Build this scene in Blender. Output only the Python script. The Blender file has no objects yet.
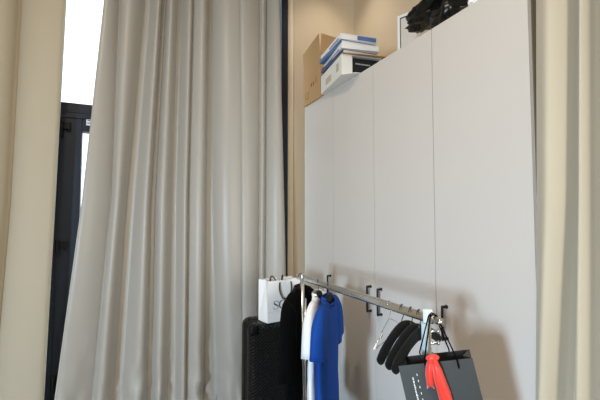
import bpy, bmesh, math, random
from mathutils import Vector, Matrix, Euler, noise

random.seed(7)
SC = bpy.context.scene
COL = SC.collection
PI = math.pi
R = math.radians

# ------------------------------------------------------------------ camera (surveyed from the photograph)
F = 390.0
YAW, PITCH, CAMZ = R(24.4), math.atan(20 / 390.0), 1.42
cd = bpy.data.cameras.new('camera')
cd.sensor_width = 36.0
cd.lens = F / 600.0 * 36.0
cd.clip_start = 0.05
cam = bpy.data.objects.new('camera', cd)
COL.objects.link(cam)
cam.location = (0, 0, CAMZ)
cam.rotation_euler = (PI / 2 + PITCH, 0, -YAW)
SC.camera = cam
CM = Euler((PI / 2 + PITCH, 0, -YAW)).to_matrix()
ORG = Vector((0, 0, CAMZ))


def ray(px, py):
    return CM @ Vector(((px - 300) / F, (200 - py) / F, -1))


def on_x(px, py, x):
    d = ray(px, py)
    return ORG + d * (x / d.x)


def on_y(px, py, y):
    d = ray(px, py)
    return ORG + d * (y / d.y)


# ------------------------------------------------------------------ materials
def srgb(r, g, b):
    def f(c):
        c /= 255.0
        return c / 12.92 if c <= 0.04045 else ((c + 0.055) / 1.055) ** 2.4
    return (f(r), f(g), f(b), 1)


def mat(name, col, rough=0.6, metal=0.0, spec=0.5, sheen=0.0, bump=0.0, bscale=200.0, vary=0.0, vscale=3.0,
        bdist=0.002, stretch=None, coat=0.0):
    m = bpy.data.materials.new(name)
    m.use_nodes = True
    nt = m.node_tree
    p = nt.nodes['Principled BSDF']
    p.inputs['Base Color'].default_value = col
    p.inputs['Roughness'].default_value = rough
    p.inputs['Metallic'].default_value = metal
    p.inputs['Specular IOR Level'].default_value = spec
    p.inputs['Sheen Weight'].default_value = sheen
    p.inputs['Coat Weight'].default_value = coat
    tc = nt.nodes.new('ShaderNodeTexCoord')
    vec = tc.outputs['Object']
    if stretch:
        mp = nt.nodes.new('ShaderNodeMapping')
        mp.inputs['Scale'].default_value = stretch
        nt.links.new(vec, mp.inputs['Vector'])
        vec = mp.outputs['Vector']
    if vary:
        n = nt.nodes.new('ShaderNodeTexNoise')
        n.inputs['Scale'].default_value = vscale
        n.inputs['Detail'].default_value = 4
        nt.links.new(vec, n.inputs['Vector'])
        mx = nt.nodes.new('ShaderNodeMix')
        mx.data_type = 'RGBA'
        mx.inputs['A'].default_value = tuple(c * (1 - vary) for c in col[:3]) + (1,)
        mx.inputs['B'].default_value = tuple(min(1, c * (1 + vary)) for c in col[:3]) + (1,)
        nt.links.new(n.outputs['Fac'], mx.inputs['Factor'])
        nt.links.new(mx.outputs['Result'], p.inputs['Base Color'])
    if bump:
        n = nt.nodes.new('ShaderNodeTexNoise')
        n.inputs['Scale'].default_value = bscale
        n.inputs['Detail'].default_value = 3
        nt.links.new(vec, n.inputs['Vector'])
        b = nt.nodes.new('ShaderNodeBump')
        b.inputs['Strength'].default_value = bump
        b.inputs['Distance'].default_value = bdist
        nt.links.new(n.outputs['Fac'], b.inputs['Height'])
        nt.links.new(b.outputs['Normal'], p.inputs['Normal'])
    return m


M = {}
M['wall'] = mat('painted_wall', srgb(212, 193, 164), 0.85, bump=0.15, bscale=90, vary=0.03)
M['trim'] = mat('cream_trim', srgb(232, 218, 194), 0.7)
M['ceiling'] = mat('white_ceiling', srgb(232, 226, 215), 0.9, bump=0.1, bscale=60)
M['floor'] = mat('floor_boards', srgb(120, 108, 96), 0.5, vary=0.2, vscale=6, stretch=(1, 12, 1))
M['curtain'] = mat('satin_curtain', srgb(170, 166, 158), 0.38, spec=0.45, sheen=0.25, bump=0.12, bscale=500, bdist=0.001, vary=0.03, vscale=2)
M['curtain_b'] = mat('matte_curtain', srgb(182, 173, 153), 0.7, spec=0.3, sheen=0.2, bump=0.12, bscale=500, bdist=0.001, vary=0.03, vscale=2)
M['frame'] = mat('dark_window_frame', srgb(25, 33, 46), 0.5, spec=0.3, bump=0.05, bscale=80)
M['hinge'] = mat('black_hinge', srgb(11, 12, 14), 0.5, spec=.25)
M['sticker'] = mat('pale_sticker', srgb(225, 232, 240), 0.5)
M['sticker_ink'] = mat('sticker_ink', srgb(90, 110, 140), 0.5)
M['laminate'] = mat('greige_laminate', srgb(210, 204, 197), 0.42, spec=0.4, bump=0.04, bscale=40, vary=0.012)
M['carcass'] = mat('carcass_board', srgb(196, 188, 178), 0.55, vary=0.02)
M['side'] = mat('gap_shade_board', srgb(112, 98, 76), 0.7, vary=0.03)  # brown carries the shade of the gap between wardrobe and curtain
M['black_metal'] = mat('black_metal', srgb(18, 17, 17), 0.4, metal=0.3)
M['chrome'] = mat('chrome_tube', srgb(214, 214, 214), 0.22, metal=1.0, bump=0.02, bscale=30)
M['steel'] = mat('brushed_steel', srgb(150, 146, 140), 0.32, metal=1.0, bump=0.05, bscale=60, stretch=(1, 0.05, 1))
M['hook'] = mat('dark_hook_metal', srgb(92, 90, 90), 0.3, metal=1.0)
M['white_plastic'] = mat('white_plastic', srgb(226, 240, 236), 0.4)
M['post_blue_light'] = mat('blue_lit_post', srgb(190, 212, 222), 0.35)  # bluish light on the rack post, put into the colour
M['black_plastic'] = mat('black_plastic', srgb(9, 9, 11), 0.5, spec=.2)
M['velvet'] = mat('black_velvet', srgb(9, 9, 10), 0.9, spec=0.2, sheen=0.05, bump=0.25, bscale=300)
M['black_cloth'] = mat('black_cloth', srgb(7, 7, 8), 0.95, spec=0.1, bump=0.2, bscale=400)
M['white_cloth'] = mat('white_cotton', srgb(236, 238, 240), 0.85, bump=0.2, bscale=400, bdist=0.001)
M['blue_cloth'] = mat('blue_cotton', srgb(17, 66, 146), 0.85, spec=0.2, bump=0.2, bscale=400, bdist=0.001)
M['white_paper'] = mat('white_paper', srgb(240, 240, 240), 0.5, vary=0.02)
M['dark_cord'] = mat('dark_brown_cord', srgb(52, 38, 34), 0.7)
M['grey_ink'] = mat('grey_ink', srgb(84, 82, 84), 0.6)
M['pale_ink'] = mat('pale_grey_ink', srgb(190, 190, 192), 0.6)
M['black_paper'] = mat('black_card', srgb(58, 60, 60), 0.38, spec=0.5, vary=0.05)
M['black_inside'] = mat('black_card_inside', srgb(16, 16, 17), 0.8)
M['silver_ink'] = mat('silver_ink', srgb(225, 230, 225), 0.5)
M['ribbon'] = mat('red_satin', srgb(240, 52, 38), 0.4, sheen=0.3, bump=0.1, bscale=200)
M['cardboard'] = mat('cardboard', srgb(186, 150, 104), 0.85, bump=0.12, bscale=80, vary=0.05)
M['card_ink'] = mat('cardboard_print', srgb(134, 56, 34), 0.8)
M['white_card'] = mat('white_card', srgb(232, 230, 224), 0.6, vary=0.03)
M['print_tan'] = mat('tan_print', srgb(196, 184, 158), 0.6)
M['blue_print'] = mat('blue_cover', srgb(84, 112, 160), 0.4, vary=0.5, vscale=9)
M['navy_print'] = mat('navy_cover', srgb(48, 64, 112), 0.45, vary=0.4, vscale=12)
M['gray_print'] = mat('gray_blue_cover', srgb(178, 186, 204), 0.45, vary=0.25, vscale=12)
M['pages'] = mat('paper_pages', srgb(236, 234, 230), 0.8, bump=0.3, bscale=120, stretch=(1, 1, 30))
M['mirror'] = mat('glare_pale_glass', srgb(236, 234, 230), 0.28, metal=0.35)  # bright reflection put into the pale, mostly non-metallic colour
M['white_frame'] = mat('white_frame', srgb(240, 238, 236), 0.4)
M['bin_bag'] = mat('black_glossy_plastic', srgb(8, 8, 9), 0.28, spec=0.4, bump=0.35, bscale=22, bdist=0.01)


def suitcase_mat():
    m = mat('suitcase_shell', srgb(9, 9, 11), 0.42, spec=0.3)
    nt = m.node_tree
    p = nt.nodes['Principled BSDF']
    tc = nt.nodes.new('ShaderNodeTexCoord')
    hs = []
    for a in (38, -38):
        mp = nt.nodes.new('ShaderNodeMapping')
        mp.inputs['Rotation'].default_value = (0, R(a), 0)
        nt.links.new(tc.outputs['Object'], mp.inputs['Vector'])
        w = nt.nodes.new('ShaderNodeTexWave')
        w.wave_type = 'BANDS'
        w.bands_direction = 'Z'
        w.inputs['Scale'].default_value = 20
        nt.links.new(mp.outputs['Vector'], w.inputs['Vector'])
        hs.append(w.outputs['Fac'])
    mx = nt.nodes.new('ShaderNodeMath')
    mx.operation = 'MAXIMUM'
    nt.links.new(hs[0], mx.inputs[0])
    nt.links.new(hs[1], mx.inputs[1])
    b = nt.nodes.new('ShaderNodeBump')
    b.inputs['Strength'].default_value = 0.9
    b.inputs['Distance'].default_value = 0.012
    cm = nt.nodes.new('ShaderNodeMix')
    cm.data_type = 'RGBA'
    cm.inputs['A'].default_value = srgb(5, 5, 6)
    cm.inputs['B'].default_value = srgb(22, 23, 26)
    pw_ = nt.nodes.new('ShaderNodeMath')
    pw_.operation = 'POWER'
    pw_.inputs[1].default_value = 2.5
    nt.links.new(mx.outputs[0], pw_.inputs[0])
    nt.links.new(pw_.outputs[0], cm.inputs['Factor'])
    nt.links.new(cm.outputs['Result'], p.inputs['Base Color'])
    nt.links.new(mx.outputs[0], b.inputs['Height'])
    nt.links.new(b.outputs['Normal'], p.inputs['Normal'])
    return m


M['suitcase'] = suitcase_mat()


def glass_mat():
    m = bpy.data.materials.new('window_glass')
    m.use_nodes = True
    nt = m.node_tree
    nt.nodes.clear()
    o = nt.nodes.new('ShaderNodeOutputMaterial')
    mx = nt.nodes.new('ShaderNodeMixShader')
    t = nt.nodes.new('ShaderNodeBsdfTransparent')
    g = nt.nodes.new('ShaderNodeBsdfGlossy')
    t.inputs['Color'].default_value = (0.95, 0.97, 0.97, 1)
    g.inputs['Roughness'].default_value = 0.02
    mx.inputs['Fac'].default_value = 0.06
    nt.links.new(t.outputs[0], mx.inputs[1])
    nt.links.new(g.outputs[0], mx.inputs[2])
    nt.links.new(mx.outputs[0], o.inputs['Surface'])
    return m


M['glass'] = glass_mat()

# ------------------------------------------------------------------ object helpers
WORLD = {}


def empty(name, loc=(0, 0, 0), rz=0.0, label=None, cat=None, group=None, basis=None):
    o = bpy.data.objects.new(name, None)
    COL.objects.link(o)
    mw = basis if basis is not None else Matrix.Translation(Vector(loc)) @ Matrix.Rotation(rz, 4, 'Z')
    o.matrix_basis = mw
    o.empty_display_size = 0.05
    WORLD[o] = mw
    tag(o, label, cat, group)
    return o


def tag(o, label=None, cat=None, group=None, kind=None):
    if label:
        o['label'] = label
    if cat:
        o['category'] = cat
    if group:
        o['group'] = group
    if kind:
        o['kind'] = kind
    return o


def obj(name, bm, material, parent=None, world=False, smooth=False, label=None, solid=0.0, subsurf=0, bevel=0.0):
    """link bm as ONE mesh; with world=True its coordinates are world ones"""
    if world and parent is not None:
        bm.transform(WORLD[parent].inverted())
    bmesh.ops.recalc_face_normals(bm, faces=bm.faces)
    me = bpy.data.meshes.new(name)
    bm.to_mesh(me)
    bm.free()
    mats = material if isinstance(material, (list, tuple)) else [material]
    for m in mats:
        me.materials.append(m)
    if smooth:
        for p in me.polygons:
            p.use_smooth = True
    o = bpy.data.objects.new(name, me)
    COL.objects.link(o)
    if parent is not None:
        o.parent = parent
        WORLD[o] = WORLD[parent]
    else:
        WORLD[o] = Matrix.Identity(4)
    if solid:
        md = o.modifiers.new('solid', 'SOLIDIFY')
        md.thickness = solid
        md.offset = 0
    if bevel:
        md = o.modifiers.new('bevel', 'BEVEL')
        md.width = bevel
        md.segments = 2
        md.limit_method = 'ANGLE'
    if subsurf:
        md = o.modifiers.new('sub', 'SUBSURF')
        md.levels = subsurf
        md.render_levels = subsurf
    if label:
        o['label'] = label
    return o


def struct(name, bm, material, parent=None, **k):
    o = obj(name, bm, material, parent, **k)
    if parent is None:
        o['kind'] = 'structure'
    return o


def B():
    return bmesh.new()


def box(bm, lo, hi, rot=None, mi=0):
    lo, hi = Vector(lo), Vector(hi)
    vs = [Vector((x, y, z)) for x in (lo.x, hi.x) for y in (lo.y, hi.y) for z in (lo.z, hi.z)]
    if rot is not None:
        vs = [rot @ v for v in vs]
    v = [bm.verts.new(c) for c in vs]
    for q in ((0, 1, 3, 2), (4, 6, 7, 5), (0, 4, 5, 1), (2, 3, 7, 6), (0, 2, 6, 4), (1, 5, 7, 3)):
        f = bm.faces.new([v[i] for i in q])
        f.material_index = mi
    return bm


def rbox(bm, lo, hi, r, seg=3, rot=None):
    t = bmesh.new()
    box(t, lo, hi)
    bmesh.ops.bevel(t, geom=t.edges[:], offset=r, segments=seg, affect='EDGES', profile=0.5)
    if rot is not None:
        t.transform(rot.to_4x4() if len(rot) == 3 else rot)
    me = bpy.data.meshes.new('t')
    t.to_mesh(me)
    t.free()
    bm.from_mesh(me)
    bpy.data.meshes.remove(me)
    return bm


def tube(bm, pts, r, n=10, closed=False, caps=True, flat=1.0, up=None):
    """sweep a circle (or an ellipse of ratio flat) along pts; r a number or a list"""
    pts = [Vector(p) for p in pts]
    N = len(pts)
    rs = r if isinstance(r, (list, tuple)) else [r] * N
    rings = []
    nrm = None
    for i, p in enumerate(pts):
        a = pts[i - 1] if (i > 0 or closed) else pts[0]
        b = pts[(i + 1) % N] if (i < N - 1 or closed) else pts[-1]
        t = (b - a).normalized()
        if nrm is None:
            ref = Vector(up) if up is not None else (Vector((0, 0, 1)) if abs(t.z) < 0.9 else Vector((1, 0, 0)))
            nrm = (ref - t * ref.dot(t)).normalized()
        else:
            nrm = (nrm - t * nrm.dot(t)).normalized()
        bi = t.cross(nrm)
        ring = []
        for k in range(n):
            a_ = 2 * PI * k / n
            ring.append(bm.verts.new(p + nrm * (math.cos(a_) * rs[i]) + bi * (math.sin(a_) * rs[i] * flat)))
        rings.append(ring)
    for i in range(N if closed else N - 1):
        r0, r1 = rings[i], rings[(i + 1) % N]
        for k in range(n):
            bm.faces.new((r0[k], r0[(k + 1) % n], r1[(k + 1) % n], r1[k]))
    if caps and not closed:
        bm.faces.new(rings[0])
        bm.faces.new(list(reversed(rings[-1])))
    return bm


def loft(bm, rings, closed=True, cap0=False, cap1=False):
    vr = [[bm.verts.new(p) for p in r] for r in rings]
    n = len(vr[0])
    for i in range(len(vr) - 1):
        for k in range(n if closed else n - 1):
            bm.faces.new((vr[i][k], vr[i][(k + 1) % n], vr[i + 1][(k + 1) % n], vr[i + 1][k]))
    if cap0:
        bm.faces.new(vr[0])
    if cap1:
        bm.faces.new(list(reversed(vr[-1])))
    return vr


def spline(pts, n=8):
    """Catmull-Rom through pts"""
    pts = [Vector(p) for p in pts]
    P = [pts[0] * 2 - pts[1]] + pts + [pts[-1] * 2 - pts[-2]]
    out = []
    for i in range(1, len(P) - 2):
        p0, p1, p2, p3 = P[i - 1], P[i], P[i + 1], P[i + 2]
        for k in range(n):
            t = k / n
            out.append(0.5 * ((2 * p1) + (p2 - p0) * t + (2 * p0 - 5 * p1 + 4 * p2 - p3) * t * t + (3 * p1 - p0 - 3 * p2 + p3) * t ** 3))
    out.append(pts[-1])
    return out


def poly(bm, pts, thick, nrm):
    """a flat polygon extruded by thick along nrm"""
    nrm = Vector(nrm)
    a = [bm.verts.new(Vector(p)) for p in pts]
    b = [bm.verts.new(Vector(p) + nrm * thick) for p in pts]
    bm.faces.new(a)
    bm.faces.new(list(reversed(b)))
    n = len(a)
    for i in range(n):
        bm.faces.new((a[i], a[(i + 1) % n], b[(i + 1) % n], b[i]))
    return bm


# ------------------------------------------------------------------ the room
H = 3.9
XW = 1.99      # right wall (behind the wardrobe)
YB = 3.12      # window wall
XL, YR = -2.7, -2.3
WX = 1.37      # wardrobe front
struct('floor', box(B(), (XL - .1, YR - .1, -.1), (XW + .1, YB + .1, 0)), M['floor'])
struct('ceiling', box(B(), (XL - .1, YR - .1, H), (XW + .1, YB + .1, H + .1)), M['ceiling'])
struct('wall_right', box(B(), (XW, YR - .1, 0), (XW + .1, YB + .1, H)), M['wall'])
RX0, RX1_, RZ0, RZ1 = .85, 1.8, .7, 2.5
bm = B()
box(bm, (XL - .1, YR - .1, 0), (RX0, YR, H))
box(bm, (RX1_, YR - .1, 0), (XW, YR, H))
box(bm, (RX0, YR - .1, 0), (RX1_, YR, RZ0))
box(bm, (RX0, YR - .1, RZ1), (RX1_, YR, H))
struct('wall_rear', bm, M['wall'])
OX0, OX1, OZ1 = -1.55, 1.275, 3.6
bm = B()
box(bm, (XL - .1, YB, 0), (OX0, YB + .12, H))
box(bm, (OX1, YB, 0), (XW, YB + .12, H))
box(bm, (OX0, YB, OZ1), (OX1, YB + .12, H))
struct('wall_back', bm, M['wall'])
WY0, WY1, WZ0, WZ1 = -1.65, -.55, .55, 1.95
bm = B()
box(bm, (XL - .1, YR, 0), (XL, WY0, H))
box(bm, (XL - .1, WY1, 0), (XL, YB, H))
box(bm, (XL - .1, WY0, 0), (XL, WY1, WZ0))
box(bm, (XL - .1, WY0, WZ1), (XL, WY1, H))
struct('wall_left', bm, M['wall'])
# flat casing beside the window opening
bm = B()
box(bm, (1.285, YB - .018, 0), (1.345, YB, H))
struct('trim_1', bm, M['trim'], bevel=.004)
bm = B()
for x0, x1 in ((OX1, 1.285), (1.345, XW)):
    box(bm, (x0, YB - .014, 0), (x1, YB, .09))
struct('baseboard_back', bm, M['wall'])
# curtain tracks on the ceiling
struct('trim_2', box(B(), (-1.9, 2.84, H - .035), (1.4, 2.99, H)), M['ceiling'])
struct('trim_3', box(B(), (1.33, .1, H - .035), (1.53, .95, H)), M['ceiling'])

# window wall: frames, transom lights, fixed lights
win = bpy.data.objects.new('window_1', None)
COL.objects.link(win)
WORLD[win] = Matrix.Identity(4)
win['kind'] = 'structure'
TZ = 2.197     # transom
bm = B()
y0, y1 = 3.06, 3.14
for x0, x1 in ((OX0, OX0 + .06), (-.50, -.425), (.55, .61), (OX1 - .06, OX1)):
    box(bm, (x0, y0, 0), (x1, y1, OZ1))
for x0, x1 in ((OX0 + .06, -.50), (-.425, .55), (.61, OX1 - .06)):
    box(bm, (x0, y0 + .002, TZ - .04), (x1, y1 - .002, TZ + .03))
for x0, x1 in ((OX0 + .06, -.50), (-.425, .55), (.61, OX1 - .06)):
    box(bm, (x0, y0 + .002, OZ1 - .06), (x1, y1 - .002, OZ1))
    if x0 != -.425:
        box(bm, (x0, y0 + .002, 0), (x1, y1 - .002, .06))
struct('window_frame', bm, M['frame'], win, bevel=.004)
for x0, x1, z0, z1 in ((OX0 + .06, -.50, .06, TZ - .04), (.61, OX1 - .06, .06, TZ - .04),
                       (OX0 + .06, -.50, TZ + .03, OZ1 - .06), (-.425, .55, TZ + .03, OZ1 - .06), (.61, OX1 - .06, TZ + .03, OZ1 - .06)):
    struct('pane', box(B(), (x0, 3.095, z0), (x1, 3.101, z1)), M['glass'], win)
door = bpy.data.objects.new('door_1', None)
COL.objects.link(door)
WORLD[door] = Matrix.Identity(4)
door['kind'] = 'structure'
dx0, dx1, dz1 = -.44, .545, TZ - .045
gx0, gx1, gz0, gz1 = -.270, .42, .15, 2.03
bm = B()
yd0, yd1 = 3.045, 3.12
box(bm, (dx0, yd0, .012), (gx0, yd1, dz1))
box(bm, (gx1, yd0, .012), (dx1, yd1, dz1))
box(bm, (gx0, yd0, gz1), (gx1, yd1, dz1))
box(bm, (gx0, yd0, .012), (gx1, yd1, gz0))
box(bm, (dx0, yd0 - .008, .012), (dx0 + .035, yd0, dz1))
box(bm, (dx0 + .035, yd0 - .008, dz1 - .035), (dx1, yd0, dz1))
struct('door_sash', bm, M['frame'], door, bevel=.003)
struct('pane', box(B(), (gx0, 3.08, gz0), (gx1, 3.086, gz1)), M['glass'], door)
for z in (2.03, 1.23, .35):
    bm = B()
    tube(bm, [(dx0 + .052, yd0 - .022, z - .055), (dx0 + .052, yd0 - .022, z + .055)], .011, 10)
    box(bm, (dx0 + .04, yd0 - .017, z - .05), (dx0 + .06, yd0 - .006, z + .05))
    box(bm, (dx0 + .055, yd0 - .02, z + .005), (dx0 + .105, yd0 - .001, z + .045))
    rbox(bm, (dx0 + .078, yd0 - .03, z + .0), (dx0 + .105, yd0 - .001, z + .05), .004, 2)
    struct('hinge', bm, M['hinge'], door, smooth=False)
bm = B()
box(bm, (-.245, yd0 - .003, 2.075), (-.165, yd0, 2.145))
st = struct('sticker', bm, M['sticker'], door, label='pale sticker on the dark door rail')
bm = B()
for k in range(3):
    box(bm, (-.238, yd0 - .0045, 2.088 + k * .018), (-.185 + .012 * (k % 2), yd0 - .003, 2.094 + k * .018))
struct('sticker_print', bm, M['sticker_ink'], st)
bm = B()
rbox(bm, (.46, yd0 - .012, .98), (.50, yd0, 1.14), .004, 2)
tube(bm, [(.48, yd0 - .01, 1.06), (.48, yd0 - .026, 1.06), (.37, yd0 - .028, 1.06)], .007, 8)
struct('door_handle', bm, M['hinge'], door)

# window in the left wall (out of frame, lights the wardrobe)
w2 = bpy.data.objects.new('window_2', None)
COL.objects.link(w2)
WORLD[w2] = Matrix.Identity(4)
w2['kind'] = 'structure'
bm = B()
xa, xb = XL - .08, XL - .02
for a, b in ((WY0, WY0 + .05), (WY1 - .05, WY1)):
    box(bm, (xa, a, WZ0), (xb, b, WZ1))
box(bm, (xa, WY0, WZ0), (xb, WY1, WZ0 + .05))
box(bm, (xa, WY0, WZ1 - .05), (xb, WY1, WZ1))
struct('window_frame', bm, M['frame'], w2)


w3 = bpy.data.objects.new('unseen_window_3', None)  # unseen rear window, added to light the near curtain's fold edges
COL.objects.link(w3)
WORLD[w3] = Matrix.Identity(4)
w3['kind'] = 'structure'
bm = B()
for a, b in ((RX0, RX0 + .05), (RX1_ - .05, RX1_)):
    box(bm, (a, YR - .08, RZ0), (b, YR - .02, RZ1))
box(bm, (RX0, YR - .079, RZ0), (RX1_, YR - .021, RZ0 + .05))
box(bm, (RX0, YR - .079, RZ1 - .05), (RX1_, YR - .021, RZ1))
struct('window_frame', bm, M['frame'], w3)


# ------------------------------------------------------------------ curtains
def pw(zs, vs, z):
    """linear through three (z, value) pairs, extended beyond"""
    if z >= zs[1]:
        t = (z - zs[1]) / (zs[0] - zs[1])
        return vs[1] + (vs[0] - vs[1]) * t
    t = (z - zs[2]) / (zs[1] - zs[2])
    return vs[2] + (vs[1] - vs[2]) * t


def curtain(name, label, plane, val, folds, nz=70, per=14, top=H - .03, seed=0, wr=1.0, mat_='curtain', hem=.03):
    """folds: (three px positions of a valley at photo rows 0/200/395, depth of the valley away from the
    room, swell of the cloth from this valley to the next, shape of the swell)"""
    on = on_y if plane == 'y' else on_x
    cols = []
    for f in folds:
        ps = [on(px, row, val) for px, row in zip(f[0], (0, 200, 395))]
        ss = [p.x if plane == 'y' else p.y for p in ps]
        zs = [p.z for p in ps]
        cols.append((zs, ss))
    bm = bmesh.new()
    grid = []
    z_lo = 0.012
    for j in range(nz + 1):
        z = z_lo + (top - z_lo) * j / nz
        row = []
        S = [pw(c[0], c[1], z) for c in cols]
        sg = 1 if S[-1] > S[0] else -1
        for i in range(len(S) - 1):            # never let valleys cross
            if (S[i + 1] - S[i]) * sg < .012:
                S[i + 1] = S[i] + sg * .012
        for i in range(len(S) - 1):
            f, g = folds[i], folds[i + 1]
            last = i == len(S) - 2
            np_ = per if f[2] else 4
            for k in range(np_ + (1 if last else 0)):
                t = k / np_
                s = S[i] + (S[i + 1] - S[i]) * t
                d = f[1] + (g[1] - f[1]) * t
                skew = f[4] if len(f) > 4 else 0.0
                tt = t + skew * t * (1 - t)
                d -= f[2] * (math.sin(PI * min(1, max(0, tt)))) ** f[3]
                w = abs(S[i + 1] - S[i])
                d -= .006 * noise.noise(Vector((s * 7 + seed, z * .8, seed))) * min(1, w / .08)
                low = max(0, 1 - z / .9)
                d -= wr * low * .014 * noise.noise(Vector((s * 10, z * 9 + s * 6, seed + 3)))
                d -= wr * low ** 3 * .05 * noise.noise(Vector((s * 14, z * 22, seed + 9)))
                foot = max(0, 1 - z / .12)
                d -= hem * foot * (1 + noise.noise(Vector((s * 9, 0, seed))))
                row.append((s, val + d, z) if plane == 'y' else (val + d, s, z))
        grid.append([bm.verts.new(p) for p in row])
    for j in range(nz):
        for i in range(len(grid[0]) - 1):
            bm.faces.new((grid[j][i], grid[j][i + 1], grid[j + 1][i + 1], grid[j + 1][i]))
    o = obj(name, bm, M[mat_], None, smooth=True, solid=.0016)
    tag(o, label, 'curtain')
    return o


YC = 2.885
curtain('curtain', 'wide beige satin curtain hanging between the gap of daylight and the wardrobe wall', 'y', YC, [
    ((104, 82, 55), .00, .035, .6),
    ((119, 111, 93), .070, .100, .7, .3),
    ((145, 127, 113), .105, .0, .6),
    ((151, 135, 122), .110, .110, .75, -.6),
    ((163, 152, 148), .105, .0, .6),
    ((167, 156, 153), .105, .090, .75, .4),
    ((179, 173, 169), .105, .0, .6),
    ((183, 178, 177), .115, .080, .75, -.5),
    ((194, 189, 187), .070, .090, .75, -.5),
    ((210, 208, 206), .105, .0, .45),
    ((214, 215, 220), .120, .060, .6, .4),
    ((241, 243, 243), .015, .040, .7),
    ((263, 262, 261), .080, .045, .5, .4),
    ((270, 269, 268), .105, .070, .6, -.5),
    ((282, 287.5, 292), .080, .0, 1),
], seed=2, wr=1.9, per=20, hem=.05)
curtain('curtain', 'beige curtain hanging before the hinge side of the dark glazed door', 'y', YC, [
    ((-150, -170, -190), .03, .05, .8),
    ((-85, -105, -125), .05, .05, .8),
    ((-30, -48, -62), .06, .10, .5, -.6),
    ((17, 6, -11), .115, .07, .4, .6),
    ((66, 55, 44), .02, .0, 1),
], seed=11, wr=.4, mat_='curtain_b', per=20)
curtain('curtain', 'beige curtain falling in deep folds at the near end of the wardrobe', 'x', 1.345, [
    ((537, 536.8, 536), .0, .075, .6, -.8),
    ((566, 564, 555), .050, .0, .6),
    ((569, 568, 560), .090, .065, .7, -.85),
    ((580, 580, 580.5), .075, .0, .6),
    ((582.5, 582.5, 583), .115, .060, .7, -.7),
    ((606, 608, 614), .11, .06, .5, -.6),
    ((628, 630, 632), .11, .05, .7),
    ((660, 660, 660), .10, .0, 1),
], seed=5, wr=.5, mat_='curtain_b', per=24)

# ------------------------------------------------------------------ wardrobe
WH = 2.363
seams = [2.925, 2.441, 1.943, 1.447, .945]
wd = empty('wardrobe', (WX, seams[-1], 0), 0, 'tall greige wardrobe with four flat doors and black bar handles', 'wardrobe')
bm = B()
box(bm, (WX + .021, seams[0] - .018, 0), (WX + .6, seams[0], WH))
box(bm, (WX + .58, seams[-1] + .018, .0), (WX + .6, seams[0] - .018, WH))
box(bm, (WX + .021, seams[-1] + .018, WH - .018), (WX + .58, seams[0] - .018, WH))
box(bm, (WX + .021, seams[-1] + .018, .06), (WX + .58, seams[0] - .018, .078))
box(bm, (WX + .05, seams[-1] + .018, 0), (WX + .068, seams[0] - .018, .06))
for s in (seams[1], seams[3]):
    box(bm, (WX + .021, s - .016, .078), (WX + .58, s + .016, WH - .018))
obj('carcass', bm, M['carcass'], wd, world=True)
obj('side_panel', box(B(), (WX + .021, seams[-1], 0), (WX + .6, seams[-1] + .018, WH)), M['side'], wd, world=True, label='end panel coloured olive brown for the shaded gap')
hz0, hz1 = .868, 1.028
hpx = [328.5, 368.2, 378.7, 443.2]
for i in range(4):
    g = .0024
    bm = B()
    box(bm, (WX, seams[i + 1] + g, .05), (WX + .019, seams[i] - g, WH))
    d = obj('door', bm, M['laminate'], wd, world=True)
    yh = on_x(hpx[i], 295, WX - .02).y
    bm = B()
    tube(bm, spline([(WX, yh, hz1 - .008), (WX - .022, yh, hz1 - .008), (WX - .028, yh, hz1 - .016), (WX - .028, yh, hz0 + .016),
                     (WX - .022, yh, hz0 + .008), (WX, yh, hz0 + .008)], 5), .0062, 10)
    for z in (hz0 + .008, hz1 - .008):
        tube(bm, [(WX - .003, yh, z), (WX, yh, z)], .009, 10)
    obj('handle', bm, M['black_metal'], d, world=True, smooth=True)

# ------------------------------------------------------------------ clothes rack
RX, RZ = .95, 1.088
RY0, RY1 = 1.045, 2.062       # posts
rk = empty('clothes_rack', (RX, (RY0 + RY1) / 2, 0), 0, 'low chrome clothes rack standing parallel to the wardrobe doors', 'clothes rack')
bm = B()
rbox(bm, (RX - .009, RY0 - .03, RZ - .0165), (RX + .009, RY1 + .075, RZ + .0165), .007, 3)
obj('rail', bm, M['chrome'], rk, world=True, smooth=True)
bm = B()
rbox(bm, (RX - .006, RY0 - .062, RZ - .012), (RX + .006, RY0 - .03, RZ + .012), .004, 2)
tube(bm, [(RX, RY0 - .062, RZ), (RX, RY0 - .066, RZ)], .014, 12)
obj('rail_end', bm, M['chrome'], rk, world=True, smooth=True)
for y in (RY1, RY0):
    bm = B()
    tube(bm, [(RX, y, .065), (RX, y, RZ + (.0 if y == RY0 else .028))], .0115, 14)
    tube(bm, [(RX + .02, y + .004, .065), (RX + .02, y + .004, RZ - .12)], .007, 10)
    obj('post', bm, M['chrome'], rk, world=True, smooth=True)
    bm = B()
    tube(bm, [(RX - .2, y, .05), (RX + .2, y, .05)], .0125, 12)
    obj('foot', bm, M['chrome'], rk, world=True, smooth=True)
    for s in (-.19, .19):
        bm = B()
        tube(bm, [(RX + s - .008, y, .022), (RX + s + .008, y, .022)], .022, 14)
        tube(bm, [(RX + s, y, .022), (RX + s, y, .045)], .006, 8)
        obj('caster', bm, M['black_plastic'], rk, world=True, smooth=True)
bm = B()
tube(bm, [(RX, RY0, .12), (RX, RY1, .12)], .009, 12)
obj('lower_rail', bm, M['chrome'], rk, world=True, smooth=True)
bm = B()
rbox(bm, (RX - .0125, RY0 - .013, RZ - .0175), (RX + .0125, RY0 + .011, RZ + .029), .004, 3)
obj('end_cap', bm, M['white_plastic'], rk, world=True, smooth=True, label='white plastic end cap')
bm = B()
rbox(bm, (RX - .021, RY0 - .016, RZ - .125), (RX - .010, RY0 + .010, RZ - .018), .004, 2)  # added strip standing in for the post's bluish lit face
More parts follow.
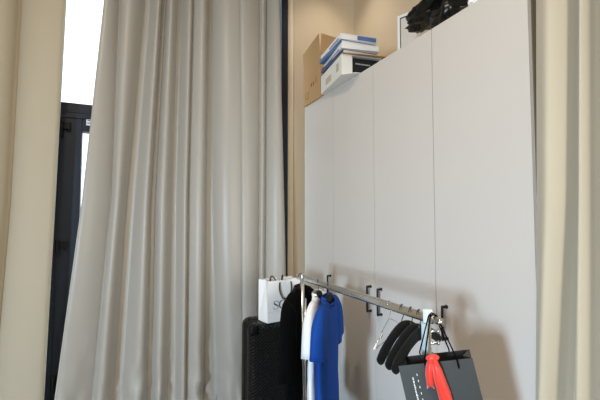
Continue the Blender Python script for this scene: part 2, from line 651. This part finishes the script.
obj('lit_post_strip', bm, M['post_blue_light'], rk, world=True, smooth=True, label='pale strip for the bluish light on the post')
for z in (RZ - .045, RZ - .085):
    bm = B()
    tube(bm, [(RX, RY0, z), (RX + .03, RY0 - .01, z), (RX + .036, RY0 - .012, z)], [.005, .005, .009], 10)
    obj('clamp_screw', bm, M['chrome'], rk, world=True, smooth=True)
bm = B()
rbox(bm, (RX - .014, RY1 - .014, RZ - .02), (RX + .014, RY1 + .014, RZ + .02), .005, 3)
obj('connector', bm, M['chrome'], rk, world=True, smooth=True)


# ------------------------------------------------------------------ hangers (axis s = local x, hook over the rail at local origin)
def hook_pts(drop=.066):
    pts = [Vector((0, 0, -drop)), Vector((0, 0, -.045))]
    pts += [Vector((.004, 0, -.036)), Vector((.017, 0, -.028))]
    for k in range(9):
        a = R(-20 + k * 24)
        pts.append(Vector((.0185 * math.cos(a), 0, .0005 + .0185 * math.sin(a))))
    return pts


def velvet_hanger(name, y, az, label, group, tilt=0.0):
    """az: direction of the hanger's arms, from +y towards +x"""
    rz = PI / 2 - az
    root = empty(name, (RX, y, RZ), rz, label, 'hanger', group)
    bm = B()
    tube(bm, spline(hook_pts(), 3), .0019, 8)
    obj('hook', bm, M['hook'], root, smooth=True, label='dark metal hook')
    bm = B()
    rings = []
    n = 12
    prof = [(-.208, -.121, .005, .011), (-.202, -.117, .013, .016), (-.17, -.098, .014, .0185), (-.12, -.077, .013, .019), (-.07, -.062, .012, .02),
            (-.03, -.055, .011, .021), (0, -.054, .011, .023), (.03, -.055, .011, .021), (.07, -.062, .012, .02), (.12, -.077, .013, .019),
            (.17, -.098, .014, .0185), (.202, -.117, .013, .016), (.208, -.121, .005, .011)]
    sp = spline([(p[0], p[1] - .012, 0) for p in prof], 2)
    for i, c in enumerate(sp):
        q = prof[min(len(prof) - 1, i // 2)]
        q2 = prof[min(len(prof) - 1, (i + 1) // 2)]
        w, h = (q[2] + q2[2]) / 2, (q[3] + q2[3]) / 2
        a = sp[max(0, i - 1)]
        b = sp[min(len(sp) - 1, i + 1)]
        t = (b - a).normalized()
        up = Vector((-t.y, t.x))
        ring = []
        for k in range(n):
            an = 2 * PI * k / n
            ring.append(Vector((c.x + up.x * math.sin(an) * h, math.cos(an) * w, c.y + up.y * math.sin(an) * h)))
        rings.append(ring)
    loft(bm, rings, True, True, True)
    obj('shoulder_bar', bm, M['velvet'], root, smooth=True)
    return root


G = 'velvet hangers on the clothes rack'
for px, az, lab in ((401.5, 59, 'empty black velvet hanger next to the thin wire hanger'),
                    (410.5, 60, 'empty black velvet hanger between two others on the rail'),
                    (418.5, 62, 'empty black velvet hanger closest to the rack end and black gift bag')):
    velvet_hanger('velvet_hanger', on_x(px, 308, RX).y, R(az), lab, G)

yw = on_x(389, 302, RX).y
wh = empty('wire_hanger', (RX, yw, RZ), PI / 2 - R(55), 'thin bare wire hanger with metal clips on the chrome rail', 'hanger')
bm = B()
tube(bm, spline(hook_pts(.05), 3), .0014, 6)
tube(bm, [(0, 0, -.049), (-.085, 0, -.078), (-.17, 0, -.122)], .0015, 6)
tube(bm, [(0, 0, -.049), (.085, 0, -.078), (.17, 0, -.122), (-.17, 0, -.122)], .0015, 6)
obj('wire', bm, M['chrome'], wh, smooth=True)
for s in (-.155, -.10, .14):
    bm = B()
    z = -.049 - abs(s) * .43
    rot = Matrix.Translation((s, 0, z)) @ Matrix.Rotation(math.copysign(R(27), s), 4, 'Y')
    rbox(bm, (-.014, -.004, -.005), (.014, .004, .005), .002, 2, rot=rot)
    obj('clip', bm, M['white_frame'], wh, label='shiny pale clip')


# ------------------------------------------------------------------ garments
def shirt_mesh(L, hw, seed, sleeve=.21, flare=.02, neck=.075, thick=.028):
    bm = bmesh.new()
    n = 48

    def ring(z, a, b, lo):
        out = []
        for k in range(n):
            an = 2 * PI * k / n
            c, s = math.cos(an), math.sin(an)
            x = a * math.copysign(abs(c) ** .75, c)
            y = b * math.copysign(abs(s) ** .8, s)
            f = lo * (.013 * math.sin(x * 42 + seed) + .010 * math.sin(x * 75 + seed * 2 + z * 3))
            y += f * abs(s)
            y += .006 * noise.noise(Vector((x * 9, z * 7 + (1 if s > 0 else 5), seed)))
            out.append(Vector((x, y, z)))
        return out
    sh = -.125
    rows = []
    for i in range(15):
        t = i / 14.0
        z = -L + (L - .30) * t
        rows.append(ring(z, hw + flare * (1 - t), thick * (1.05 - .15 * t), 1 - .55 * t))
    for z, a, b, lo in ((-.26, hw * .98, thick * .9, .35), (-.20, hw * .96, thick * .85, .2), (-.155, hw * .94, thick * .8, .1), (sh, hw * .88, thick * .7, .05),
                        (-.105, hw * .70, thick * .72, .03), (-.088, hw * .52, thick * .8, 0), (-.081, neck + .012, thick * .9, 0), (-.077, neck, thick * .95, 0),
                        (-.075, neck, thick * .9, 0)):
        rg = ring(z, a, b, lo)
        if z > -.11:                       # the neckline dips at the front
            k_ = (z + .11) / .044
            for p in rg:
                if p.y < 0:
                    p.z -= .055 * k_ * max(0, 1 - (p.x / (neck * 1.25)) ** 2)
        rows.append(rg)
    for rg in rows:
        for p in rg:
            p.z += .026
    loft(bm, rows, True)
    for sd in (-1, 1):
        path = spline([(sd * hw * .45, 0, -.122), (sd * hw * .72, 0, -.138), (sd * (hw * .90), 0, -.172), (sd * (hw * .97 + .006), 0, -.225),
                       (sd * (hw * 1.0 + .012), 0, -.165 - sleeve)], 4)
        rr = []
        for i, c in enumerate(path):
            t = i / (len(path) - 1)
            tg = (path[min(i + 1, len(path) - 1)] - path[max(i - 1, 0)]).normalized()
            sx = Vector((-tg.z, 0, tg.x))
            if t > .9:
                sx = (sx + Vector((0, 0, .25 * sd))).normalized()
            ra = .026 + .058 * min(1, t * 1.25)
            rb = .018 + (thick * 1.05 - .018) * min(1, t * 1.6) + .006 * t
            ring_ = []
            for k in range(24):
                an = 2 * PI * k / 24
                ux, uy = ra * math.cos(an), rb * math.sin(an)
                uy += .006 * math.sin(ux * 60 + seed) * t
                ring_.append(c + sx * ux + Vector((0, uy, .026)))
            rr.append(ring_)
        loft(bm, rr, True)
    return bm


def garment(name, y, az, L, hw, m, label, cat, seed, sleeve, **k):
    g = empty(name, (RX, y, RZ), PI / 2 - az, label, cat)
    obj('body_cloth', shirt_mesh(L, hw, seed, sleeve, **k), m, g, smooth=True, solid=.0025)
    # neckband
    bm = B()
    nk = k.get('neck', .075)
    pts = []
    for i in range(28):
        a = 2 * PI * i / 28
        c, s = math.cos(a), math.sin(a)
        x_ = nk * math.copysign(abs(c) ** .75, c)
        pts.append((x_, k.get('thick', .028) * .92 * math.copysign(abs(s) ** .8, s), -.050 - (.055 * max(0, 1 - (x_ / (nk * 1.25)) ** 2) if s < 0 else 0)))
    tube(bm, pts, .006, 8, closed=True, flat=.4)
    obj('neckband', bm, m, g, smooth=True)
    return g


yb = on_x(328, 285, RX).y
velvet_hanger('velvet_hanger', yb, R(42), 'black velvet hanger holding the blue tee', G)
garment('t_shirt', yb, R(41), .74, .192, M['blue_cloth'], 'bright blue short-sleeved tee hanging on the chrome rack', 't-shirt', 1.3, .17)
yt = on_x(318, 282, RX).y
velvet_hanger('velvet_hanger', yt, R(37), 'black velvet hanger holding the white tee', G)
garment('t_shirt', yt, R(37), .72, .195, M['white_cloth'], 'white short-sleeved tee hanging just behind the blue one', 't-shirt', 4.1, .19)
yk = 2.098
velvet_hanger('velvet_hanger', yk, R(47), 'velvet hanger holding the black garment beside the white paper bag', G)
garment('hanging_garment', yk, R(47), .9, .165, M['black_cloth'], 'black garment hanging at the far end of the rack by the suitcase', 'garment', 7.7, .40, neck=.05, thick=.024, flare=.0)

# ------------------------------------------------------------------ suitcase
SW, SD, SH = .40, .26, .796
sc = empty('suitcase', (.905, 2.365, 0), R(-3), 'large black ribbed hard-shell suitcase under the white paper bag', 'suitcase')
bm = B()
rbox(bm, (-SW / 2, -SD / 2, .05), (SW / 2, -.006, SH), .045, 6)
obj('front_shell', bm, M['suitcase'], sc, smooth=True)
bm = B()
rbox(bm, (-SW / 2, .006, .05), (SW / 2, SD / 2, SH), .045, 6)
obj('back_shell', bm, M['suitcase'], sc, smooth=True)
bm = B()
rbox(bm, (-SW / 2 + .006, -.05, .056), (SW / 2 - .006, .05, SH - .006), .035, 5)
obj('zip_band', bm, M['black_plastic'], sc, smooth=True)
for sx in (-1, 1):
    bm = B()
    rbox(bm, (sx * (SW / 2 - .025) - .03, -SD / 2 - .004, SH - .06), (sx * (SW / 2 - .025) + .03, -SD / 2 + .05, SH + .003), .016, 4)
    obj('corner_guard', bm, M['black_plastic'], sc, smooth=True)
    for sy in (-1, 1):
        bm = B()
        tube(bm, [(sx * .18 - .012, sy * .085, .028), (sx * .18 + .012, sy * .085, .028)], .028, 16)
        rbox(bm, (sx * .18 - .017, sy * .085 - .02, .03), (sx * .18 + .017, sy * .085 + .02, .07), .006, 2)
        obj('wheel', bm, M['black_plastic'], sc, smooth=True)

# ------------------------------------------------------------------ paper bags
def bag_panels(bm, W, D, Hh, t=.0015, top_out=0.0):
    """an open sack: front at y=0, back at y=D, bottom at z=0; sides creased inwards"""
    v = {}
    inn = .022
    for nm, x, y in (('fl', 0, 0), ('fr', W, 0), ('br', W, D), ('bl', 0, D)):
        v[nm + '0'] = bm.verts.new((x, y, 0))
        yy = y if nm[0] == 'f' else y + top_out
        v[nm + '1'] = bm.verts.new((x, yy, Hh))
    for s, x in (('l', 0), ('r', W)):
        q = inn if s == 'l' else -inn
        v['m' + s + '1'] = bm.verts.new((x + q, D / 2, Hh - .002))
        v['m' + s + '0'] = bm.verts.new((x + q * .1, D / 2, 0.06))
    f = bm.faces.new
    f((v['fl0'], v['fr0'], v['fr1'], v['fl1']))
    f((v['br0'], v['bl0'], v['bl1'], v['br1']))
    f((v['fl0'], v['fl1'], v['ml1'], v['ml0']))
    f((v['bl0'], v['ml0'], v['ml1'], v['bl1']))
    f((v['fl0'], v['ml0'], v['bl0']))
    f((v['fr0'], v['mr0'], v['mr1'], v['fr1']))
    f((v['br0'], v['br1'], v['mr1'], v['mr0']))
    f((v['fr0'], v['br0'], v['mr0']))
    f((v['fl0'], v['bl0'], v['br0'], v['fr0']))
    return bm


def letter_strip(bm, pts, ws, y):
    """a pen stroke: points in x-z with half widths"""
    pts = [Vector((p[0], 0, p[1])) for p in pts]
    a, b = [], []
    for i, p in enumerate(pts):
        t = (pts[min(i + 1, len(pts) - 1)] - pts[max(i - 1, 0)]).normalized()
        n = Vector((-t.z, 0, t.x))
        for lst, sg in ((a, 1), (b, -1)):
            q = p + n * ws[i] * sg
            lst.append((bm.verts.new((q.x, y, q.z)), bm.verts.new((q.x, y - .0006, q.z))))
    for i in range(len(pts) - 1):
        for j in (0, 1):
            bm.faces.new((a[i][j], a[i + 1][j], b[i + 1][j], b[i][j]))
        bm.faces.new((a[i][0], a[i + 1][0], a[i + 1][1], a[i][1]))
        bm.faces.new((b[i][0], b[i + 1][0], b[i + 1][1], b[i][1]))


wb = empty('paper_bag', (.808, 2.255, SH + .001), R(11), 'white paper carrier bag standing on top of the black suitcase', 'bag')
BW, BD, BH = .25, .11, .25
obj('bag_body', bag_panels(B(), BW, BD, BH), M['white_paper'], wb, solid=.0015)
bm = B()
n = 24
sp = spline([(.044, .042), (.040, .049), (.030, .052), (.018, .049), (.013, .041), (.019, .033), (.033, .026), (.043, .018), (.040, .008), (.028, .002), (.015, .004), (.011, .013)] and
            [(x, z, 0) for x, z in ((.044, .041), (.040, .049), (.030, .052), (.018, .049), (.013, .041), (.019, .033), (.033, .026), (.043, .018), (.040, .008), (.028, .002), (.015, .004), (.011, .013))], 4)
pts = [(.032 + p.x, .075 + p.y) for p in sp]
ws = [.0012 + .0034 * math.exp(-((i / (len(sp) - 1) - .5) / .17) ** 2) for i in range(len(sp))]
letter_strip(bm, pts, ws, -.001)
letter_strip(bm, [(.076, .112), (.0755, .124)], [.0012, .0012], -.001)
letter_strip(bm, [(.0425, .080), (.043, .092)], [.0012, .0012], -.001)
pts, ws = [], []
for i in range(33):
    a = PI / 2 + 2 * PI * i / 32
    pts.append((.111 + .027 * math.cos(a), .102 + .0255 * math.sin(a)))
    ws.append(.0010 + .0036 * abs(math.cos(a)))
letter_strip(bm, pts, ws, -.001)
obj('lettering', bm, M['grey_ink'], wb, label='grey serif letters S and O')
bm = B()
letter_strip(bm, [(.004, .064), (.246, .064)], [.0006, .0006], -.001)
obj('fold_line', bm, M['pale_ink'], wb)
for yy in (0, BD):
    o_ = -.006 if yy == 0 else .006
    bm = B()
    if yy == 0:
        tube(bm, spline([(.082, yy + o_, BH - .012), (.080, yy + o_ * 1.5, BH - .06), (.100, yy + o_ * 1.8, BH - .105), (.125, yy + o_ * 2, BH - .115), (.15, yy + o_ * 1.8, BH - .105), (.168, yy + o_ * 1.5, BH - .06), (.166, yy + o_, BH - .012)], 6), .0042, 8)
    else:
        tube(bm, spline([(.082, yy - .004, BH - .03), (.082, yy - .01, BH + .008), (.090, yy - .03, BH + .01), (.125, yy - .05, BH - .05), (.16, yy - .03, BH + .01), (.168, yy - .01, BH + .008), (.168, yy - .004, BH - .03)], 6), .0042, 8)
    obj('handle', bm, M['dark_cord'], wb, smooth=True, label='dark brown cord handle')

# black gift bag hanging from the rack end
Rv = Vector((math.cos(YAW), -math.sin(YAW), 0))
Uv = Vector((0, 0, 1))
Fv = Vector((math.sin(YAW), math.cos(YAW), 0))
tl = R(12.5)
GU = (Rv * math.cos(tl) + Uv * math.sin(tl)).normalized()
GV = (Uv * math.cos(tl) - Rv * math.sin(tl)).normalized()
BR = Matrix.Rotation(R(-18), 3, 'Z')
GU, GV, GF = BR @ GU, BR @ GV, BR @ Fv
DB = 1.215
d = ray(398.5, 366)
TL = ORG + d * (DB / d.dot(Fv))
GW, GD, GH = .213, .075, .27
basis = Matrix((
    (GU.x, GF.x, GV.x, TL.x - GV.x * GH),
    (GU.y, GF.y, GV.y, TL.y - GV.y * GH),
    (GU.z, GF.z, GV.z, TL.z - GV.z * GH),
    (0, 0, 0, 1)))
gb = empty('gift_bag', label='black gift bag with a red ribbon hanging from the rack end', cat='bag', basis=basis)
bm = bag_panels(B(), GW, GD, GH, top_out=.006)
obj('bag_body', bm, M['black_paper'], gb, solid=.0015)
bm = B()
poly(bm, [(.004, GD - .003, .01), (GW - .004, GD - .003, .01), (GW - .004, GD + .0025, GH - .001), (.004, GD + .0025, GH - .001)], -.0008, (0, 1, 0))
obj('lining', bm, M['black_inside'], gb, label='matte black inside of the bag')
binv = basis.inverted()
top1 = binv @ Vector((RX - .002, RY0 - .028, RZ + .0215))
for yy, xs in ((-.008, (.37, .80)), (GD + .008, (.30, .72))):
    bm = B()
    z0 = GH - .022
    a = Vector((GW * xs[0], yy, z0))
    b = Vector((GW * xs[1], yy, z0))
    off = Vector((0, 0, 0)) if yy < 0 else Vector((0, 0, .004))
    t0 = binv @ Vector((RX - .014, RY0 - .028 + (.008 if yy > 0 else 0), RZ + .012))
    t1 = binv @ Vector((RX, RY0 - .028 + (.008 if yy > 0 else 0), RZ + .021))
    t2 = binv @ Vector((RX + .014, RY0 - .028 + (.008 if yy > 0 else 0), RZ + .012))
    path = [a, a + Vector((0, 0, .03))] + [t0, t1, t2] + [b + Vector((0, 0, .03)), b]
    tube(bm, path, .0023, 8)
    obj('handle', bm, M['black_cloth'], gb, smooth=True)


def band(bm, pts, w, y):
    """cloth strip: pts are (x, z, dx half width list)"""
    L_, R_ = [], []
    for i, (x, z) in enumerate(pts):
        ww = w[i] if isinstance(w, list) else w
        t = Vector(pts[min(i + 1, len(pts) - 1)]) - Vector(pts[max(i - 1, 0)])
        t.normalize()
        nx, nz = -t.y, t.x
        for lst, sg in ((L_, 1), (R_, -1)):
            lst.append(bm.verts.new((x + nx * ww * sg, y - .004 * math.sin(i * 1.3 + sg), z + nz * ww * sg)))
    C_ = [bm.verts.new(((a.co.x + b.co.x) / 2, y - .009 - .004 * math.sin(i * .9), (a.co.z + b.co.z) / 2)) for i, (a, b) in enumerate(zip(L_, R_))]
    C_[-1].co.z += .014                       # swallowtail end
    for i in range(len(pts) - 1):
        bm.faces.new((L_[i], L_[i + 1], C_[i + 1], C_[i]))
        bm.faces.new((C_[i], C_[i + 1], R_[i + 1], R_[i]))


def gp(px, py):
    """where the photo's point lies on the bag's front, in bag x and z"""
    dd = ray(px, py)
    o0, d0 = binv @ ORG, binv.to_3x3() @ dd
    p = o0 + d0 * ((-.008 - o0.y) / d0.y)
    return (p.x, p.z)


bm = B()
band(bm, [gp(431, 358), gp(430, 366), gp(430, 374), gp(431, 382), gp(431.5, 390)], [.006, .0115, .013, .0125, .0125], -.008)
band(bm, [gp(434, 358), gp(437, 368), gp(440, 380), gp(444, 392), gp(447, 404), gp(450, 412)], [.006, .012, .016, .018, .018, .018], -.014)
kx, kz = gp(432.5, 357.5)
t_ = bmesh.new()
bmesh.ops.create_uvsphere(t_, u_segments=16, v_segments=10, radius=1)
t_.transform(Matrix.Translation((kx, -.012, kz)) @ Matrix.Diagonal((.019, .010, .010, 1)))
me = bpy.data.meshes.new('k')
t_.to_mesh(me)
t_.free()
bm.from_mesh(me)
bpy.data.meshes.remove(me)
obj('ribbon', bm, M['ribbon'], gb, smooth=True, solid=.0015, label='red satin ribbon with two tails')
bm = B()
# rotated writing, too small to read: one column of small silver strokes and a thin broken line
x0, z0 = gp(413.3, 379.5)
random.seed(3)
for k in range(14):
    zz = z0 - k * .0095
    wv = .0024
    box(bm, (x0 - wv, -.0032, zz - .0036), (x0 + wv * random.uniform(.2, 1), -.0019, zz - .0008))
    box(bm, (x0 - wv, -.0032, zz + .0008), (x0 + wv * random.uniform(.2, 1), -.0019, zz + .0036))
    if k % 3:
        box(bm, (x0 - wv, -.0031, zz - .0036), (x0 - wv * .3, -.0019, zz + .0036))
x1, z1 = gp(417, 375.5)
for k in range(5):
    zz = z1 - k * .018
    box(bm, (x1 - .0010, -.003, zz - .003), (x1 + .0010, -.0019, zz + .003))
obj('lettering', bm, M['silver_ink'], gb, label='column of tiny silver letters')

# ------------------------------------------------------------------ on top of the wardrobe
# open carton at the far end
cb = empty('cardboard_box', (1.355, 2.615, WH), 0, 'open brown carton with raised flaps on the far end of the wardrobe', 'box')
cw, cl, ch, ct = .33, .30, .30, .005
bm = B()
box(bm, (0, 0, 0), (cw, cl, ct))
box(bm, (0, 0, ct), (ct, cl, ch))
box(bm, (cw - ct, 0, ct), (cw, cl, ch))
box(bm, (ct, 0, ct), (cw - ct, ct, ch))
box(bm, (ct, cl - ct, ct), (cw - ct, cl, ch))
obj('carton', bm, M['cardboard'], cb)


def flap(p0, p1, out, length, ang, name='flap', skew=0.0, more=0.0):
    p0, p1, out = Vector(p0), Vector(p1), Vector(out)
    up = Vector((0, 0, 1))
    dr = out * math.sin(ang) + up * math.cos(ang)
    nn = (p1 - p0).normalized().cross(dr)
    e = (p1 - p0).normalized() * skew
    obj(name, poly(B(), [p0, p1, p1 + dr * length - e, p0 + dr * (length + more) + e], ct, nn), M['cardboard'], cb)


flap((0, 0, ch), (0, cl, ch), (-1, 0, 0), .14, R(3), skew=.004, more=.055)
flap((cw, 0, ch), (cw, cl, ch), (1, 0, 0), .15, R(12), skew=.004)
flap((0, cl, ch), (cw, cl, ch), (0, 1, 0), .12, R(6), skew=.004)
flap((0, 0, ch), (cw, 0, ch), (0, -1, 0), .17, R(4), skew=.004, more=.02)
for yy in (.150, .112):
    bm = B()
    poly(bm, [(-.0008, yy + .012, .135), (-.0008, yy - .012, .135), (-.0008, yy, .158)], -.0008, (1, 0, 0))
    box(bm, (-.0016, yy - .003, .120), (-.0006, yy + .003, .136))
    obj('printed_mark', bm, M['card_ink'], cb, label='small red-brown printed symbol')
obj('printed_mark', box(B(), (-.0016, .064, .128), (-.0006, .070, .182)), M['card_ink'], cb, label='red-brown printed bar')
bm = B()
for a, b, c, d_ in ((.205, .255, .045, .048), (.205, .255, .095, .098), (.205, .208, .045, .098), (.252, .255, .045, .098)):
    box(bm, (-.0014, a, c), (-.0006, b, d_))
obj('printed_mark', bm, M['card_ink'], cb, label='red-brown printed square outline')

# white carton overhanging the front edge
ax = Vector((.155, .988, 0)).normalized()
rzb = math.atan2(-ax.x, ax.y)
NL = Vector((1.272, 2.150, WH + .001))
wx = empty('white_box', NL, rzb, 'long white open-ended carton jutting over the wardrobe front edge', 'box')
LW, LL, LH, lt = .285, .42, .135, .003
bm = B()
box(bm, (0, 0, 0), (LW, LL, lt))
box(bm, (0, 0, lt), (lt, LL, LH - lt))
box(bm, (LW - lt, 0, lt), (LW, LL, LH - lt))
box(bm, (lt, LL - lt, lt), (LW - lt, LL, LH - lt))
box(bm, (0, 0, LH - lt), (LW, LL, LH))
box(bm, (lt, 0, lt), (.075, lt, LH - lt))
obj('carton', bm, M['white_card'], wx)
for a, b in (((-.001, .05, .045), (-.0002, .10, .10)), ((-.001, .20, .03), (-.0002, .31, .075))):
    obj('printed_label', box(B(), a, b), M['print_tan'], wx, label='faint tan printed panel')
bm = B()
poly(bm, [(.012, -.001, .0), (LW - .02, -.001, 0), (LW - .06, -.05, -.001), (.075, -.05, -.001)], lt, (0, 0, 1))
obj('flap', bm, M['white_card'], wx)
# black packet inside it
W_wx = WORLD[wx]
bp = empty('black_packet', W_wx @ Vector((.083, .012, lt + .0005)), rzb, 'black boxed packet pushed inside the open white carton', 'box')
bm = B()
rbox(bm, (0, 0, 0), (.19, .30, .118), .003, 2)
obj('packet_body', bm, M['black_inside'], bp)
bm = B()
for k in range(9):
    box(bm, (.02 + k * .012, -.0012, .078 - k * .0004), (.02 + k * .012 + .008, -.0004, .086 - k * .0004))
obj('packet_print', bm, M['pale_ink'], bp)
# brown card sheet lying on the white carton
cs = B()
poly(cs, [(-.005, -.02, 0), (LW + .06, -.035, 0), (LW + .045, .33, 0), (.0, .34, 0)], .004, (0, 0, 1))
cs_e = empty('cardboard_sheet', W_wx @ Vector((0.005, 0, LH + .0006)), rzb, 'flat brown card sheet between the white carton and the stacked books', 'cardboard')
obj('sheet', cs, M['cardboard'], cs_e)


def book(label, x, y, z, w, l, h, rz, cov, edge='pages', wrap=True, cover_part=1.0):
    b = empty('book', W_wx @ Vector((x, y, z)), rzb + rz, label, 'book', 'books stacked on the white carton')
    c = .0022
    bm = B()
    box(bm, (0, 0, 0), (w, l, c))
    box(bm, (0, 0, h - c), (w, l, h))
    if wrap:
        box(bm, (0, 0, c), (c, l, h - c))
    obj('cover', bm, M[cov], b)
    bm = B()
    box(bm, (c if wrap else .003, .003, c), (w - .004, l - .003, h - c))
    obj('pages', bm, M[edge], b)
    return b


zb = LH + .0052
bk = book('navy book at the bottom of the stack on the white carton', .01, .0, zb, .255, .37, .028, R(4), 'navy_print')
zb += .0285
bk = book('thick white book, second from the bottom of the stack', -.006, -.016, zb, .265, .39, .036, R(-2), 'white_paper')
bm = B()
box(bm, (-.0008, .05, .006), (-.0001, .30, .014))
obj('spine_print', bm, M['navy_print'], bk)
zb += .0365
bk = book('thin blue-grey book, second from the top of the stack', .0, .0, zb, .255, .36, .026, R(5), 'blue_print')
zb += .0265
bk = book('white book with a blue patch on top of the stack', -.012, -.012, zb, .262, .38, .036, R(1), 'white_paper')
bm = B()
box(bm, (.12, -.0006, .004), (.255, -.0001, .032))
box(bm, (.12, .0, .0361), (.26, .22, .0366))
box(bm, (-.0007, .03, .006), (-.0001, .2, .017))
obj('cover_print', bm, M['blue_print'], bk, label='blue printed patch')

# white framed mirror
P0 = Vector((1.595, 1.988, WH + .001))
az = R(157)
mb = empty('framed_mirror', P0, PI / 2 - az, 'small white-framed mirror leaning behind the crumpled black bag', 'mirror')
mb.matrix_basis = WORLD[mb] = Matrix.Translation(P0) @ Matrix.Rotation(PI / 2 - az, 4, 'Z')
mw_, mh_, fr = .45, .377, .017
bm = B()
box(bm, (0, 0, 0), (fr, .018, mh_))
box(bm, (mw_ - fr, 0, 0), (mw_, .018, mh_))
box(bm, (fr, 0, 0), (mw_ - fr, .018, fr))
box(bm, (fr, 0, mh_ - fr), (mw_ - fr, .018, mh_))
obj('frame', bm, M['white_frame'], mb, bevel=.002)
obj('mirror_glass', box(B(), (fr, .008, fr), (mw_ - fr, .014, mh_ - fr)), M['mirror'], mb)
bm = B()
for a in ((fr, mh_ - fr - .004, mw_ - fr, mh_ - fr), (fr, fr, fr + .003, mh_ - fr)):
    box(bm, (a[0], .004, a[1]), (a[2], .0079, a[3]))
obj('inner_lip', bm, M['black_plastic'], mb)

# crumpled black plastic bag
bg = empty('plastic_bag', (1.515, 1.41, WH), 0, 'crumpled glossy black plastic bag lying on the wardrobe top', 'bag')


def lump(name, c, r, seed, amp, lo=.002, parent=bg, m='bin_bag', freq=9):
    bm = bmesh.new()
    bmesh.ops.create_icosphere(bm, subdivisions=5, radius=1)
    for v in bm.verts:
        n_ = v.co.normalized()
        q = n_ * 1.6 + Vector((seed, 0, 0))
        q = q + .5 * Vector((noise.noise(q * 1.1), noise.noise(q * 1.1 + Vector((7, 0, 0))), noise.noise(q * 1.1 + Vector((0, 7, 0)))))
        h = (1 - abs(noise.noise(q * 1.1))) * .75 + (1 - abs(noise.noise(q * 2.3))) * .3 + (1 - abs(noise.noise(q * 4.7))) * .12
        k = 1 - amp + amp * h
        p = Vector((n_.x * r[0], n_.y * r[1], n_.z * r[2])) * k
        p += Vector(c)
        p.z = max(lo + .002 * noise.noise(p * 30), p.z)
        v.co = p
    return obj(name, bm, M[m], parent, smooth=True)


lump('crumpled_body', (.02, -.05, .08), (.16, .215, .17), 2.2, .6)
lump('crumpled_neck', (-.03, .14, .165), (.10, .20, .065), 5.9, .6)
lump('crumpled_fold', (-.035, -.06, .03), (.10, .17, .09), 8.3, .5)
wt = lump('tissue', (1.40, 1.212, WH + .022), (.028, .028, .024), 4.4, .5, lo=WH + .002, parent=None, m='white_paper')
wt.name = 'crumpled_tissue'
tag(wt, 'small crumpled white tissue at the near end of the black plastic bag', 'tissue')

# ------------------------------------------------------------------ light
wld = bpy.data.worlds.new('daylight')
SC.world = wld
wld.use_nodes = True
bgn = wld.node_tree.nodes['Background']
bgn.inputs['Color'].default_value = (.86, .95, 1.0, 1)
bgn.inputs['Strength'].default_value = 2.2


def area(name, loc, target, sx, sy, energy, col, spread=180):
    l = bpy.data.lights.new(name, 'AREA')
    l.shape = 'RECTANGLE'
    l.size, l.size_y = sx, sy
    l.energy = energy
    l.color = col
    l.spread = R(spread)
    o = bpy.data.objects.new(name, l)
    COL.objects.link(o)
    o.location = loc
    o.rotation_euler = (Vector(target) - Vector(loc)).to_track_quat('-Z', 'Y').to_euler()
    return o


area('unseen_window_light', (XL + .02, (WY0 + WY1) / 2, (WZ0 + WZ1) / 2), (.7, 1.1, .0), .34, .7, 82, (.58, .79, 1.0), 120)
area('unseen_window_light', (1.32, YR + .02, 1.6), (1.45, .9, 1.4), .8, 1.5, 8.5, (1.0, .95, .84), 70)  # added rear light, aimed to brighten the near curtain's folds
area('ceiling_lamp_warm', (-.6, .5, H - .03), (-.6, .5, 0), .35, .35, 50, (1.0, .86, .68))
area('ceiling_lamp_warm', (-.9, -1.5, H - .03), (-.9, -1.5, 0), .4, .4, 16, (1.0, .90, .76))
sl = bpy.data.lights.new('corner_downlight', 'SPOT')
sl.energy = 26
sl.color = (1.0, .90, .78)
sl.spot_size = R(84)
sl.spot_blend = .7
sl.shadow_soft_size = .04
so = bpy.data.objects.new('corner_downlight', sl)
COL.objects.link(so)
so.location = (XW - .36, YB - .36, H - .01)

SC.view_settings.view_transform = 'Standard'
SC.view_settings.look = 'None'
SC.view_settings.gamma = 1.0
SC.view_settings.exposure = 0.08
SC.view_settings.use_curve_mapping = False
SC.cycles.use_denoising = True
SC.cycles.max_bounces = 8
